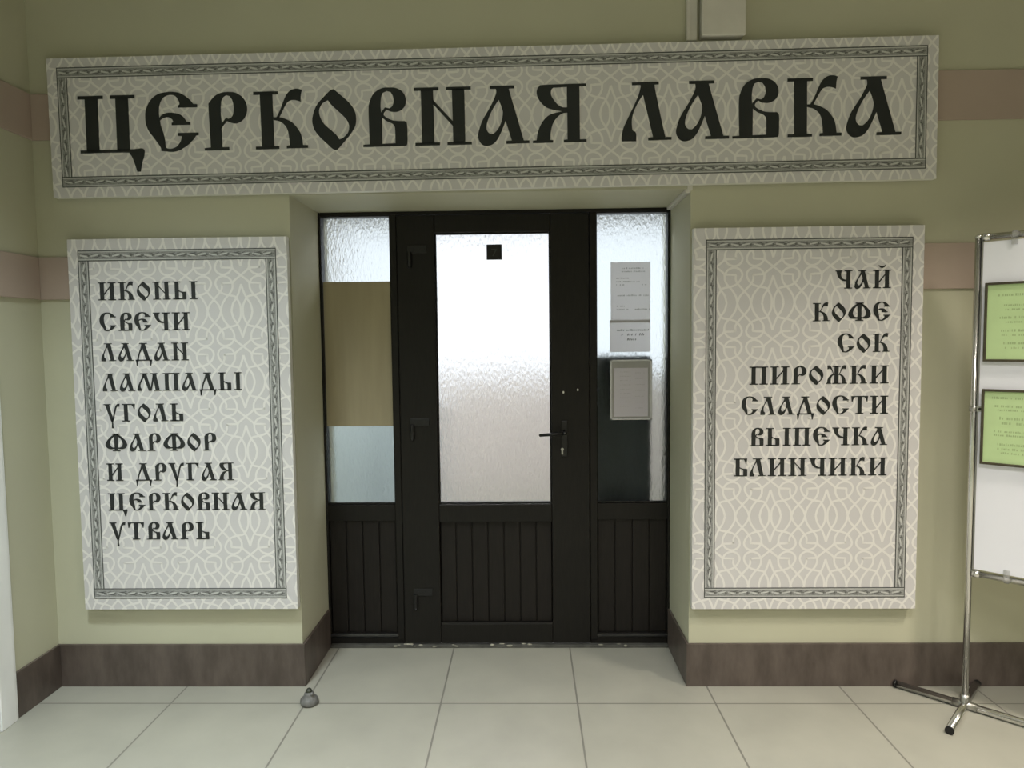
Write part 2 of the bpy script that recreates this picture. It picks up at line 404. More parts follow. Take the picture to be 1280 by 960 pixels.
GL['Д'] = [(R(.24, .945, .68, 1), []), ([(.34, .96), (.56, .96), (.84, .03), (.61, .03)], []),
           ([(.36, .90), (.42, .72), (.27, .42), (.20, .20), (.17, .03), (.08, .03), (.13, .22), (.20, .45), (.30, .70)], []), (R(0, 0, .96, .058), []),
           ([(0, .055), (.16, .055), (.13, -.10), (.09, -.29), (.04, -.29), (.03, -.10)], []), ([(.79, .055), (.96, .055), (.93, -.10), (.89, -.29), (.84, -.29), (.82, -.10)], [])]
_mleg = [(.34, .945), (.40, .945), (.42, .82), (.33, .65), (.22, .45), (.18, .32), (.18, .2), (.21, .15), (.24, .1), (.24, 0), (.01, 0), (0, .07), (.03, .2), (.1, .38), (.2, .58), (.3, .78)]
GL['М'] = [(R(.20, .945, .62, 1), []), (_mleg, []), ([(.33, .96), (.54, .96), (.82, 0), (.66, 0)], []), ([(.74, 0), (.82, 0), (.98, .72), (.93, .90)], []),
           (R(.80, .945, 1.18, 1), []), ([(.90, .96), (1.11, .96), (1.29, .03), (1.06, .03)], []), (R(.95, 0, 1.38, .055), [])]
GL['У'] = [(R(0, .945, .40, 1), []), ([(.08, .96), (.30, .96), (.52, .12), (.50, 0), (.40, 0)], []),
           ([(.41, .10), (.51, .10), (.50, -.12), (.52, -.38), (.41, -.38), (.43, -.12)], []),
           ([(.47, .08), (.55, .42), (.62, .72), (.70, .92), (.80, 1.01), (.92, 1.01), (.89, .84), (.81, .86), (.74, .78), (.66, .55), (.60, .30), (.55, .08)], [])]
_fl = [(.56, .96), (.40, .89), (.22, .74), (.07, .55), (.0, .37), (.06, .22), (.20, .13), (.38, .12), (.56, .15), (.56, .21), (.42, .21), (.31, .28), (.26, .42), (.30, .58), (.40, .74), (.56, .88)]
GL['Ф'] = mv(stem(0), .405)+[(_fl, []), ([(1.24-x, y) for x, y in reversed(_fl)], [])]
_ka = tr([_karms], 830, 140, 748, .02)[0][0]
_kx = [(x*.80, y) for x, y in _ka]
GL['Ж'] = mv(stem(0), .43)+[([(.74+x, y) for x, y in _kx], []), ([(.55-x, y) for x, y in reversed(_kx)], [])]
WID = {}
for k_, cs in GL.items():
    cs = [(smooth_contour(o), [smooth_contour(h) for h in hs]) for o, hs in cs]
    x0 = min(p[0] for o, _ in cs for p in o); x1 = max(p[0] for o, _ in cs for p in o)
    GL[k_] = mv(cs, -x0); WID[k_] = x1-x0


def put_letter(b, ch, x0, x1, z, cap, y0, y1):
    sx = (x1-x0)/WID[ch]
    for o, hs in GL[ch]:
        b.prism([(x0+p[0]*sx, z+p[1]*cap) for p in o], y0, y1, [[(x0+p[0]*sx, z+p[1]*cap) for p in h] for h in hs])


def put_words(parent, text, x0, x1, z, cap=.079, y0=-.0472, y1=-.045, gap=.13, space=.62):
    """one mesh per word"""
    tot = sum(space-gap if c == ' ' else WID[c] for c in text)+gap*(len(text)-1)
    k = (x1-x0)/tot; x = x0; b = MB()
    for c in text:
        if c == ' ':
            b.build('lettering', INK, parent); b = MB(); x += (space-gap)*k
        else:
            put_letter(b, c, x, x+WID[c]*k, z, cap, y0, y1); x += WID[c]*k
        x += gap*k
    b.build('lettering', INK, parent)


# ------------------------------------------------------------------ the printed lattice and borders of the signs
U = .000353 * 10 / 10
QA = [(0, 335), (25, 250), (62, 165), (110, 90), (133, 0)]
QB = [(13, 0), (20, 75), (62, 160), (95, 185), (200, 207), (270, 245), (312, 305), (322, 360), (290, 412), (225, 436), (150, 410), (108, 352)]
QC = [(265, 0), (245, 85), (195, 165), (140, 225), (110, 285), (106, 335), (90, 372), (0, 445)]
QD = [(265, 0), (292, 75), (350, 145)]
QE = [(350, 145), (295, 205), (258, 252), (242, 292), (245, 345), (185, 350), (115, 352)]


def lattice(b, x0, x1, z0, z1, cx, cz, y, mi, hw=.0046):
    bm = bmesh.new()
    strands = []
    for q in (QA, QB, QC, QD, QE):
        if q is QE: c = spline(q[:5], 5)+[q[5], q[6]]
        else: c = spline(q, 5)
        strands.append([(p[0]*U, p[1]*U) for p in c])
    P, Q = 700*U, 890*U
    ribs = []
    for s in strands:
        L = []
        for i, p in enumerate(s):
            a, c = s[max(0, i-1)], s[min(len(s)-1, i+1)]
            dx, dz = c[0]-a[0], c[1]-a[1]; l = math.hypot(dx, dz) or 1
            L.append(((p[0]-dz/l*hw, p[1]+dx/l*hw), (p[0]+dz/l*hw, p[1]-dx/l*hw)))
        ribs.append(L)
    for i in range(math.floor((x0-cx)/P)-1, math.ceil((x1-cx)/P)+2):
        for j in range(math.floor((z0-cz)/Q)-1, math.ceil((z1-cz)/Q)+2):
            for sx in (1, -1):
                for sz in (1, -1):
                    for k, L in enumerate(ribs):
                        yy = y-.00003*(k*4+(sx > 0)*2+(sz > 0))
                        vs = [(bm.verts.new((cx+i*P+sx*a[0], yy, cz+j*Q+sz*a[1])), bm.verts.new((cx+i*P+sx*c[0], yy, cz+j*Q+sz*c[1]))) for a, c in L]
                        for (a, c), (d, e) in zip(vs, vs[1:]):
                            f = (a, c, e, d) if sx*sz > 0 else (d, e, c, a)
                            bm.faces.new(f)
    for co_, no in (((x0, 0, 0), (-1, 0, 0)), ((x1, 0, 0), (1, 0, 0)), ((0, 0, z0), (0, 0, -1)), ((0, 0, z1), (0, 0, 1))):
        bmesh.ops.bisect_plane(bm, geom=bm.verts[:]+bm.edges[:]+bm.faces[:], plane_co=co_, plane_no=no, clear_outer=True)
    bm.normal_update()
    bm.verts.index_update()
    b.add([v.co[:] for v in bm.verts], [tuple(v.index for v in (f.verts if f.normal.y < 0 else reversed(f.verts))) for f in bm.faces], mi)
    bm.free()


def vine(b, x0, z0, length, wd, horiz, y, flip=False):
    """the leafy scroll of one border strip; x0,z0 = centre line start"""
    T = (lambda t, v: (x0+t, z0+v)) if horiz else (lambda t, v: (x0+v, z0+t))
    per = .094; n = max(1, round(length/per)); per = length/n

    def leaf(t, v, L, W, a, mi):
        ca, sa = math.cos(a), math.sin(a); pts = []
        for k in range(10):
            q = 2*PI*k/10; lx = L*math.cos(q); ly = W*math.sin(q)*(1-.35*math.cos(q))
            pts.append(T(t+lx*ca-ly*sa, v+lx*sa+ly*ca))
        b.flat(pts, y-(.0001 if mi == 2 else 0), mi)
    hw = wd*.5
    N = n*12; prev = None
    for k in range(N+1):                                   # the wavy stem
        t = length*k/N; v = hw*.36*math.sin(2*PI*t/per)
        if prev: b.flat([T(prev[0], prev[1]-.0013), T(t, v-.0013), T(t, v+.0013), T(prev[0], prev[1]+.0013)], y, 3)
        prev = (t, v)
    for i in range(n):
        for h in (0, 1):
            s = 1 if h else -1; t = (i+.5*h)*per
            leaf(t+per*.22, s*hw*.10, per*.19, hw*.20, s*.22, 2)
            leaf(t+per*.05, -s*hw*.05, per*.05, hw*.20, .7*s, 2)
            leaf(t+per*.33, -s*hw*.42, per*.13, hw*.10, -s*.25, 3)
            leaf(t+per*.12, s*hw*.44, per*.11, hw*.09, s*.35, 3)
            leaf(t+per*.40, s*hw*.06, per*.04, hw*.26, .3*s, 3)


def border(name, parent, x0, x1, z0, z1, wd, y):
    b = MB()
    for (a, c, d, e) in ((x0, x1, z1-wd, z1), (x0, x1, z0, z0+wd), (x0, x0+wd, z0+wd, z1-wd), (x1-wd, x1, z0+wd, z1-wd)):
        b.flat([(a, d), (c, d), (c, e), (a, e)], y, 0)
    t = .0036
    for (a, c, d, e) in ((x0, x1, z1-t, z1), (x0, x1, z0, z0+t), (x0, x0+t, z0+t, z1-t), (x1-t, x1, z0+t, z1-t),
                         (x0+t, x1-t, z1-wd, z1-wd+t), (x0+t, x1-t, z0+wd-t, z0+wd), (x0+wd-t, x0+wd, z0+wd, z1-wd), (x1-wd, x1-wd+t, z0+wd, z1-wd)):
        b.flat([(a, d), (c, d), (c, e), (a, e)], y-.0003, 1)
    u = .0055; l = .0028
    for (a, c, d, e) in ((x0+t, x1-t, z1-u-l, z1-u), (x0+t, x1-t, z0+u, z0+u+l), (x0+u, x0+u+l, z0+wd, z1-wd), (x1-u-l, x1-u, z0+wd, z1-wd),
                         (x0+t, x1-t, z1-wd+u, z1-wd+u+l), (x0+t, x1-t, z0+wd-u-l, z0+wd-u), (x0+wd-u-l, x0+wd-u, z0+wd, z1-wd), (x1-wd+u, x1-wd+u+l, z0+wd, z1-wd)):
        b.flat([(a, d), (c, d), (c, e), (a, e)], y-.0002, 2)
    L = x1-x0-.02; Hh = z1-z0-2*wd
    vine(b, x0+.01, z1-wd/2, L, wd-.014, True, y-.0003); vine(b, x0+.01, z0+wd/2, L, wd-.014, True, y-.0003)
    vine(b, x0+wd/2, z0+wd, Hh, wd-.014, False, y-.0003); vine(b, x1-wd/2, z0+wd, Hh, wd-.014, False, y-.0003)
    return b.build(name, [BORD, BORDD, BORDL, BORDM], parent)


def sign_panel(root, x0, x1, z0, z1, cx, cz, T=-.045):
    b = MB(); b.box(x0, x1, T, -.014, z0, z1, 0)
    for i in range(6):
        b.m[i] = 2 if i != 2 else 0
    lattice(b, x0, x1, z0, z1, cx, cz, T-.0004, 1)
    return b.build('panel', [BASE, LINE, SIDE], root)


# ------------------------------------------------------------------ the room
XL, XR = -2.196, 8.0
OX0, OX1, OZ = -1.05, .727, 2.244          # opening of the recess
b = MB(); b.box(XL-1.5, XR+.3, -7, 5, -.1, 0); b.build('floor', TILE, kind='structure', label='pale grey square floor tiles with thin dark joints', cat='floor')
b = MB(); b.box(XL-1.5, XR+.3, -7, 5, CEIL, CEIL+.1); b.build('ceiling', CEILM, kind='structure', label='plain white ceiling above the corridor', cat='ceiling')
b = MB()
b.box(XL-.2, OX0, 0, .6, 0, CEIL); b.box(OX1, XR+.2, 0, .6, 0, CEIL); b.box(OX0, OX1, 0, .6, OZ, CEIL)
b.build('wall_back', WALL, kind='structure', label='olive beige wall around the recessed dark entrance', cat='wall')
boxes('wall_left', WALL, [(XL-.2, XL, -.285, 0, 0, CEIL), (XL-.2, XL, -7, -1.36, 0, CEIL), (XL-.2, XL, -1.36, -.285, 2.14, CEIL)], kind='structure',
      label='short olive beige side wall left of the signs', cat='wall')
boxes('wall_right', WALL, [(XR, XR+.2, -7, 0, 0, CEIL)], kind='structure', label='olive beige side wall beyond the frame on the right', cat='wall')
boxes('wall_rear', WALL, [(XL-.2, XR+.2, -7, -6.8, 0, CEIL)], kind='structure', label='olive beige wall behind the viewer', cat='wall')


def bandbox(name, bl, label):
    bb = MB()
    for q in bl: bb.box(*q)
    return bb.build(name, BAND, bevel=.003, kind='structure', label=label, cat='wall band')


bandbox('trim_1', [(XL, -1.10, -.012, 0, 1.795, 1.985), (XL, XL+.012, -.285, -.012, 1.795, 1.985)], 'lower brownish pink wall band at the left corner')
bandbox('trim_2', [(XL, -1.10, -.012, 0, 2.50, 2.70), (XL, XL+.012, -.285, -.012, 2.50, 2.70)], 'upper brownish pink wall band at the left corner')
bandbox('trim_3', [(.80, XR, -.012, 0, 1.793, 1.992)], 'lower brownish pink wall band right of the tea and coffee sign')
bandbox('trim_4', [(1.0, XR, -.012, 0, 2.517, 2.726)], 'upper brownish pink wall band right of the long shop sign')

BH = .20


def skirting(name, label, runs):
    bb = MB()
    for q in runs: bb.box(*q)
    return bb.build(name, STONE, bevel=.002, kind='structure', label=label, cat='baseboard')


def seg(x0, x1, step, y0, y1):
    out = []; x = x0
    while x < x1-.01:
        e = min(x+step, x1); out.append((x+.0006, e-.0006, y0, y1, 0, BH)); x = e
    return out


skirting('baseboard_left', 'brown stone baseboard under the icons and candles sign, turning into the recess',
         seg(XL+.012, OX0+.012, 9, -.012, 0)+[(OX0, OX0+.012, 0, .405, 0, BH)])
skirting('baseboard_side', 'brown stone baseboard along the short left side wall', [(XL, XL+.012, -.285, 0, 0, BH)])
skirting('baseboard_right', 'brown stone baseboard under the tea and coffee sign, turning into the recess',
         seg(OX1-.012, XR, 99, -.012, 0)+[(OX1-.012, OX1, 0, .405, 0, BH)])

# white door on the left wall
d2 = empty('door_2', (XL, -.33, 0), kind='structure', label='white painted door and casing on the left side wall', cat='door')
b = MB(); b.box(-.03, .014, -.075, .045, 0, 2.21); b.box(-.03, .014, -1.035, -.945, 0, 2.21); b.box(-.03, .014, -.945, -.075, 2.12, 2.21)
b.box(.014, .020, -.055, .03, 0, 2.19)
b.build('casing', WHITE, d2, bevel=.006)
b = MB(); b.box(-.07, -.02, -.94, -.08, .008, 2.115)
for z0_, z1_ in ((.12, .95), (1.1, 2.0)):
    b.box(-.02, -.012, -.82, -.20, z0_, z1_)
b.build('leaf', WHITE, d2, bevel=.004)
b = MB(); b.tube((.018, -.072, .20), (.018, -.072, .30), .008); b.box(.012, .022, -.09, -.058, .19, .31)
b.build('hinge', WHITE, d2)

# ------------------------------------------------------------------ the dark entrance
Y0 = .415                                   # front plane of the entrance frame
YB = .490
fr = empty('door_frame', (-.17, Y0, 0), kind='structure', label='dark brown outer frame and mullions of the recessed entrance', cat='door frame')


def rel(q, ox=-.17, oy=Y0): return (q[0]-ox, q[1]-ox, q[2]-oy, q[3]-oy, q[4], q[5])


boxes('frame', DARK, [rel(q) for q in ((OX0, -1.040, Y0, YB, .0, OZ), (.716, OX1, Y0, YB, .0, OZ),
                                       (-1.040, .716, Y0, YB, 2.226, OZ),
                                       (-.688, -.652, Y0-.004, YB, .03, 2.226), (.318, .356, Y0-.004, YB, .03, 2.226))], fr, bevel=.004)
boxes('frame_sill', DARK, [rel(q) for q in ((-1.040, -.652, Y0, YB, .0, .045), (.318, .716, Y0, YB, .0, .045))], fr, bevel=.004)
b = MB(); b.box(*rel((OX0+.012, OX1-.012, Y0-.03, Y0-.001, 0, .014)))
b.build('threshold', THRESH, fr, bevel=.002)
b = MB()
for i in range(26):
    x = random.uniform(-.70, .52) if i > 8 else random.uniform(-.72, -.38)
    b.ball((x+.17, random.uniform(-.030, -.006), random.uniform(.008, .014)), random.uniform(.005, .013), n=10, sc=(random.uniform(.8, 2.2), .7, .45))
b.build('putty', PUTTY, fr, label='crumbling plaster along the threshold', kind='stuff')


def infill(parent, x0, x1, z0, z1, n, ox, y):
    """vertical tongue and groove boards"""
    bb = MB(); w_ = (x1-x0)/n
    for i in range(n):
        bb.box(x0+i*w_+.003-ox, x0+(i+1)*w_-.003-ox, y-Y0, y-Y0+.012, z0, z1)
    bb.box(x0-ox, x1-ox, y-Y0+.010, y-Y0+.02, z0, z1)
    return bb.build('boarding', DARK2, parent, bevel=.0022)


def sidelight(name, x0, x1, gx0, gx1, label):
    ox = (x0+x1)/2
    root = empty(name, (ox, Y0, 0), kind='structure', label=label, cat='sidelight window')
    r = lambda *q: rel(q, ox)
    boxes('casement', DARK, [r(x0, gx0, Y0+.003, YB-.01, .045, 2.226), r(gx1, x1, Y0+.003, YB-.01, .045, 2.226), r(gx0, gx1, Y0+.003, YB-.01, 2.2215, 2.226),
                             r(gx0, gx1, Y0+.003, YB-.01, .664, .748), r(gx0, gx1, Y0+.003, YB-.01, .045, .066)], root, bevel=.003)
    boxes('glazing_bead', DARK, [r(gx0, gx1, Y0+.012, Y0+.024, .748, .757)], root, bevel=.003)
    boxes('sill_bead', DARKG, [r(gx0-.008, gx1+.008, Y0-.012, Y0+.003, .050, .066)], root, bevel=.005)
    boxes('glass_pane', GLASS2, [r(gx0-.004, gx1+.004, Y0+.026, Y0+.031, .75, 2.226)], root)
    infill(root, gx0, gx1, .066, .664, 4, ox, Y0+.018)
    return root


sidelight('window_1', -1.040, -.688, -1.040+.002, -.690, 'frosted sidelight left of the entrance door with a beige sheet across it')
sidelight('window_2', .356, .716, .358, .713, 'frosted sidelight right of the entrance door with paper notices on it')

d1 = empty('door_1', (-.17, Y0, 0), kind='structure', label='dark brown entrance door with one tall frosted pane', cat='door')
LX0, LX1 = -.650, .316
r = lambda *q: rel(q)
YF = Y0-.014
boxes('leaf', DARK, [r(LX0, -.459, YF, YB-.02, .018, 2.222), r(.122, LX1, YF, YB-.02, .018, 2.222), r(-.459, .122, YF, YB-.02, 2.132, 2.222),
                     r(-.459, .122, YF, YB-.02, .656, .752), r(-.459, .122, YF, YB-.02, .018, .124)], d1, bevel=.005)
boxes('glazing_bead', DARK, [r(-.459, -.452, YF+.012, YF+.03, .752, 2.132), r(.115, .122, YF+.012, YF+.03, .752, 2.132), r(-.452, .115, YF+.012, YF+.03, .752, .759), r(-.452, .115, YF+.012, YF+.03, 2.125, 2.132)], d1, bevel=.003)
boxes('glass_pane', GLASS, [r(-.4575, .1205, Y0+.022, Y0+.027, .7535, 2.1305)], d1)
infill(d1, -.459, .122, .124, .656, 7, -.17, Y0+.012)
boxes('weather_bead', DARK, [r(-.459, .122, YF+.002, YF+.016, .118, .128)], d1, bevel=.003)
for zt, xb in ((2.045, -.585), (1.17, -.588), (.285, -.588)):
    b = MB(); X = xb+.17
    b.tube((X, YF-Y0-.008, zt-.075), (X, YF-Y0-.008, zt-.005), .011); b.ball((X, YF-Y0-.008, zt-.080), .012, sc=(1, 1, .7))
    b.box(X-.010, X+.088, YF-Y0-.006, YF-Y0, zt-.012, zt+.026)
    for k in (0.02, .05, .075): b.tube((X+k, YF-Y0-.008, zt+.007), (X+k, YF-Y0-.004, zt+.007), .004, 10)
    b.build('hinge', BLACK, d1, bevel=.0015)
hx = .190+.17
b = MB(); b.box(hx-.018, hx+.014, YF-Y0-.007, YF-Y0, .995, 1.18)
hp = b.build('handle', BLACK, d1, bevel=.004)
b = MB(); b.tube((hx-.003, YF-Y0-.007, 1.122), (hx-.003, YF-Y0-.055, 1.122), .010); b.ball((hx-.003, YF-Y0-.055, 1.122), .0115)
b.tube((hx-.003, YF-Y0-.055, 1.122), (hx-.125, YF-Y0-.050, 1.112), .0095, r2=.0075); b.ball((hx-.125, YF-Y0-.05, 1.112), .0078)
b.build('lever', BLACK, hp)
b = MB(); b.tube((hx-.014, YF-Y0-.0125, 1.034), (hx-.014, YF-Y0-.006, 1.034), .0075); b.box(hx-.018, hx-.010, YF-Y0-.0115, YF-Y0-.006, 1.008, 1.034)
b.build('keyhole', STEEL, hp)
for sx_, sz_ in ((.184, 1.324), (.257, 1.336)):
    b = MB(); X = sx_+.17; b.ball((X, YF-Y0-.0015, sz_), .0055, sc=(.8, .5, 1.2)); b.build('screw', PVC, d1)

# number plate on the glass
np_ = empty('number_plate', (-.160, Y0+.022, 2.0375), label='small square black number plate at the top of the door glass', cat='number plate')
b = MB(); b.box(-.0385, .0385, -.0045, -.0003, -.0385, .0385); b.build('plate', BLACK, np_, bevel=.0015)
b = MB(); b.prism([(-.014, .016), (-.014, .008), (-.010, .011), (.006, .011), (-.010, -.020), (-.003, -.020), (.014, .013), (.014, .016)], -.0052, -.0040)
b.build('numeral', mat('numeral_grey', (.028, .030, .030), .5), np_)

# beige sheet across the left sidelight
b = MB(); b.box(-.1735, .1735, -.004, 0, -.371, .371)
bs = b.build('beige_sheet', KRAFT, bevel=.001, loc=(-.864, Y0+.0255, 1.5265), label='plain beige sheet covering the middle of the left sidelight glass', cat='sheet')


def print_rows(name, parent, rows, y, m, slant=0.):
    """short ink strokes standing for lines of small print; rows = (x0, x1, z, height, gap)"""
    bb = MB()
    for x0, x1, z, h, step in rows:
        x = x0
        while x < x1:
            wd = step*random.uniform(.35, .8); hh = h*random.uniform(.65, 1.0)
            if random.random() > .13:
                bb.flat([(x, z), (min(x+wd, x1), z), (min(x+wd, x1)+slant*hh, z+hh), (x+slant*hh, z+hh)], y)
            x += step
    return bb.build(name, m, parent)


GY = Y0+.026
n1 = empty('notice', (.5295, GY-.001, 1.832), label='upper grey printed notice on the right sidelight', cat='notice')
b = MB(); b.box(-.1005, .1005, -.0007, 0, -.147, .147); b.build('sheet', PAPER, n1)
print_rows('print', n1, [(-.045, .065, .112, .008, .006), (-.045, .072, .096, .007, .006), (-.072, -.008, .063, .007, .006), (-.072, .045, .046, .006, .006), (-.072, -.030, .030, .006, .006),
                         (.060, .080, .030, .006, .006), (-.072, .055, -.025, .008, .0055), (.066, .092, -.026, .008, .006), (-.070, -.030, -.078, .006, .006), (-.070, -.005, -.094, .007, .006), (.022, .098, -.094, .007, .008)], -.0012, PRINT)
n2 = empty('notice', (.527, GY-.001, 1.6055), label='small white notice in slanted print below the grey notice', cat='notice')
b = MB(); b.box(-.103, .103, -.0012, -.0003, -.0815, .0815); b.box(-.103, .103, -.0016, -.0012, .068, .0815, 1); b.build('sheet', [PAPER, PAPER2], n2)
print_rows('print', n2, [(-.068, .092, .026, .009, .0065), (-.045, .075, .002, .012, .010), (-.016, .042, -.022, .011, .010)], -.0018, PRINT2, .35)
n3 = empty('document_holder', (.531, GY-.001, 1.331), label='grey framed plastic holder with a printed sheet, lowest on the right sidelight', cat='document holder')
b = MB(); b.box(-.107, .107, -.004, 0, -.154, .154)
for q in ((-.107, -.097, -.154, .154), (.097, .107, -.154, .154), (-.107, .107, -.154, -.146), (-.107, .107, .146, .154)):
    b.box(q[0], q[1], -.009, -.003, q[2], q[3], 1)
b.build('holder', [HOLD, HOLDL], n3, bevel=.001)
b = MB(); b.box(-.086, .086, -.0056, -.0042, -.137, .112); b.build('sheet', PAPER2, n3)
print_rows('print', n3, [(-.055, .0, .09-.022*i, .004, .006) for i in range(9)]+[(.022, .07, .085-.030*i, .004, .006) for i in range(7)], -.0061, mat('faint_print', (.62, .61, .63), .8))

# ------------------------------------------------------------------ the three signs
TS = -.045
sg = empty('shop_sign', (-.160, 0, 2.549), (0, -.0055, 0), label='long shop sign over the entrance reading ЦЕРКОВНАЯ ЛАВКА in big black letters', cat='shop sign')
SW, SH = 3.843/2, .299
sign_panel(sg, -SW, SW, -SH, SH, .373+.16, .007)
border('border', sg, -SW+.043, SW-.046, -SH+.043, SH-.040, .046, TS-.0013)
BIG = [('Ц', -1.951, -1.665), ('Є', -1.655, -1.423), ('Р', -1.399, -1.205), ('К', -1.176, -.944), ('О', -.922, -.73), ('В', -.702, -.508), ('Н', -.476, -.229), ('А', -.202, .02), ('Я', .035, .267)]
BIG2 = [('Л', .418, .632), ('А', .651, .878), ('В', .892, 1.091), ('К', 1.125, 1.356), ('А', 1.376, 1.609)]
for wd_ in (BIG, BIG2):
    b = MB()
    for ch, xa, xb in wd_: put_letter(b, ch, xa+.16, xb+.16, -.1105, .2455, TS-.0026, TS)
    b.build('lettering', INK, sg)

lp = empty('list_sign', (-1.5415, 0, 1.219), label='tall sign left of the entrance listing ИКОНЫ, СВЕЧИ, ЛАДАН and church wares', cat='sign')
ox, oz = -1.5415, 1.219
sign_panel(lp, -.4895, .4895, -.8375, .8375, -1.26-ox, 1.733-oz)
border('border', lp, -.4895+.045, .4895-.048, -.8375+.050, .8375-.049, .048, TS-.0013)
for tx, xb, z in (('ИКОНЫ', -1.456, 1.787), ('СВЄЧИ', -1.495, 1.651), ('ЛАДАН', -1.507, 1.517), ('ЛАМПАДЫ', -1.272, 1.382), ('УГОЛЬ', -1.542, 1.245), ('ФАРФОР', -1.396, 1.111), ('И ДРУГАЯ', -1.322, .976), ('ЦЄРКОВНАЯ', -1.184, .840), ('УТВАРЬ', -1.445, .706)):
    put_words(lp, tx, -1.901-ox, xb-ox, z-oz)

rp = empty('list_sign', (1.225, 0, 1.2205), label='tall sign right of the entrance listing ЧАЙ, КОФЕ, СОК and pastries', cat='sign')
ox, oz = 1.225, 1.2205
sign_panel(rp, -.495, .495, -.845, .845, 1.074-ox, 1.74-oz)
border('border', rp, -.495+.0535, .495-.048, -.845+.052, .845-.050, .046, TS-.0013)
for tx, xa, z in (('ЧАЙ', 1.342, 1.797), ('КОФЄ', 1.247, 1.657), ('СОК', 1.357, 1.521), ('ПИРОЖКИ', .976, 1.383), ('СЛАДОСТИ', .943, 1.250), ('ВЫПЄЧКА', .979, 1.112), ('БЛИНЧИКИ', .911, .977)):
    put_words(rp, tx, xa-ox, 1.580-ox, z-oz)

# ------------------------------------------------------------------ cable duct and junction box over the sign
ct = empty('cable_duct', (.722, 0, 2.868), label='white plastic cable duct running up the wall beside the junction box', cat='cable duct')
boxes('duct', PVC, [(-.021, .024, -.022, 0, 0, CEIL-2.868)], ct, bevel=.002)
boxes('cover_rib', PVC, [(-.019, -.003, -.0255, -.022, 0, CEIL-2.868)], ct, bevel=.001)
cu = empty('cable_duct', (.722, 0, 2.244), label='thin white cable duct along the recess ceiling at its right corner', cat='cable duct')
boxes('duct', PVC, [(-.018, .004, 0, .40, -.016, 0)], cu, bevel=.002)
boxes('end_piece', PVC, [(-.011, .010, -.0125, 0, -.008, .012)], cu, bevel=.002)
jb = empty('junction_box', (.850, 0, 2.872), label='white rectangular junction box above the long sign', cat='junction box')
b = MB(); b.box(-.090, .090, -.045, 0, .003, .262); b.build('box', PVC, jb, bevel=.004)
b = MB(); b.box(-.0935, .0935, -.060, -.0452, 0, .265); b.build('lid', PVC, jb, bevel=.005)

# ------------------------------------------------------------------ doorstop on the floor
ds = empty('doorstop', (-.972, -.164, 0), label='small grey bell-shaped doorstop on the floor by the left pier', cat='doorstop')
b = MB(); b.lathe([(.034, 0), (.0385, .005), (.0395, .014), (.037, .025), (.031, .032), (.0235, .036), (.0215, .048), (.017, .055), (.009, .057)], wob=.05)
b.build('base', RUBBER, ds)
b = MB(); b.lathe([(.012, .052), (.0145, .057), (.013, .064), (.007, .071), (.002, .072)], c=(-.001, 0, 0)); b.build('knob', RUBBERD, ds)
b = MB(); b.ball((.014, -.010, .049), .0095, n=12); b.build('lug', RUBBER, ds)

# ------------------------------------------------------------------ the chrome notice stand on the right
sd = (.732, -.681); ang = math.atan2(sd[1], sd[0])
st = empty('notice_stand', (1.852, -.198, 0), (0, 0, ang), label='chrome tube notice stand with a white board, cut by the right edge', cat='notice stand')
WB = 1.16
for xx in (0, WB):
    b = MB(); b.tube((xx, 0, .017), (xx, 0, 1.988), .0125, 20); b.ball((xx, 0, 1.988), .0145, sc=(1, 1, .8)); b.build('post', CHROME, st)
for zz in (1.986, .592):
    b = MB(); b.tube((.01, 0, zz), (WB-.01, 0, zz), .0125, 20); b.tube((.012, 0, zz), (.040, 0, zz), .0155, 20); b.tube((WB-.04, 0, zz), (WB-.012, 0, zz), .0155, 20); b.build('rail', CHROME, st)
b = MB(); b.tube((-.262, 0, .0165), (WB+.262, 0, .0165), .0155, 20)
b.tube((-.272, 0, .0165), (-.262, 0, .0165), .0165, 20, mi=1); b.tube((WB+.262, 0, .0165), (WB+.272, 0, .0165), .0165, 20, mi=1)
b.build('base_bar', [CHROME, BLACK], st)
for xx in (0, WB):
    b = MB(); b.tube((xx, -.262, .0165), (xx, .245, .0165), .0155, 20)
    b.tube((xx, -.270, .0165), (xx, -.262, .0165), .0165, 20, mi=1); b.tube((xx, .245, .0165), (xx, .253, .0165), .0165, 20, mi=1)
    b.build('foot', [CHROME, BLACK], st)
    b = MB(); b.tube((xx, 0, .012), (xx, 0, .065), .0175, 20); b.tube((xx-.045, 0, .0175), (xx+.045, 0, .0175), .0172, 20); b.build('joint', STEEL, st)
b = MB(); b.box(.017, WB-.017, -.005, .005, .612, 1.966); b.build('board', BOARD, st, bevel=.001)
for xx in (.0125, WB-.0185): boxes('edge_profile', GREYP, [(xx, xx+.006, -.009, .009, .608, 1.970)], st, bevel=.001)
for xx, zz, sg_ in ((.122, 1.986, -1), (WB-.122, 1.986, -1), (.132, .592, 1), (WB-.132, .592, 1)):
    b = MB(); b.tube((xx-.009, 0, zz), (xx+.009, 0, zz), .0165, 20); b.box(xx-.011, xx+.011, -.012, .012, min(zz+sg_*.012, zz+sg_*.040), max(zz+sg_*.012, zz+sg_*.040)); b.build('clip', CLEAR, st, bevel=.002)
b = MB(); b.tube((0, 0, 1.274), (0, 0, 1.296), .0160, 20); b.box(.010, .030, -.010, .010, 1.274, 1.296); b.tube((.024, -.0115, 1.285), (.024, -.009, 1.285), .006, 12, mi=1); b.build('clip', [STEEL, BLACK], st)


def on_stand(x, y, z):
    return (1.852+sd[0]*x-sd[1]*y, -.198+sd[1]*x+sd[0]*y, z)


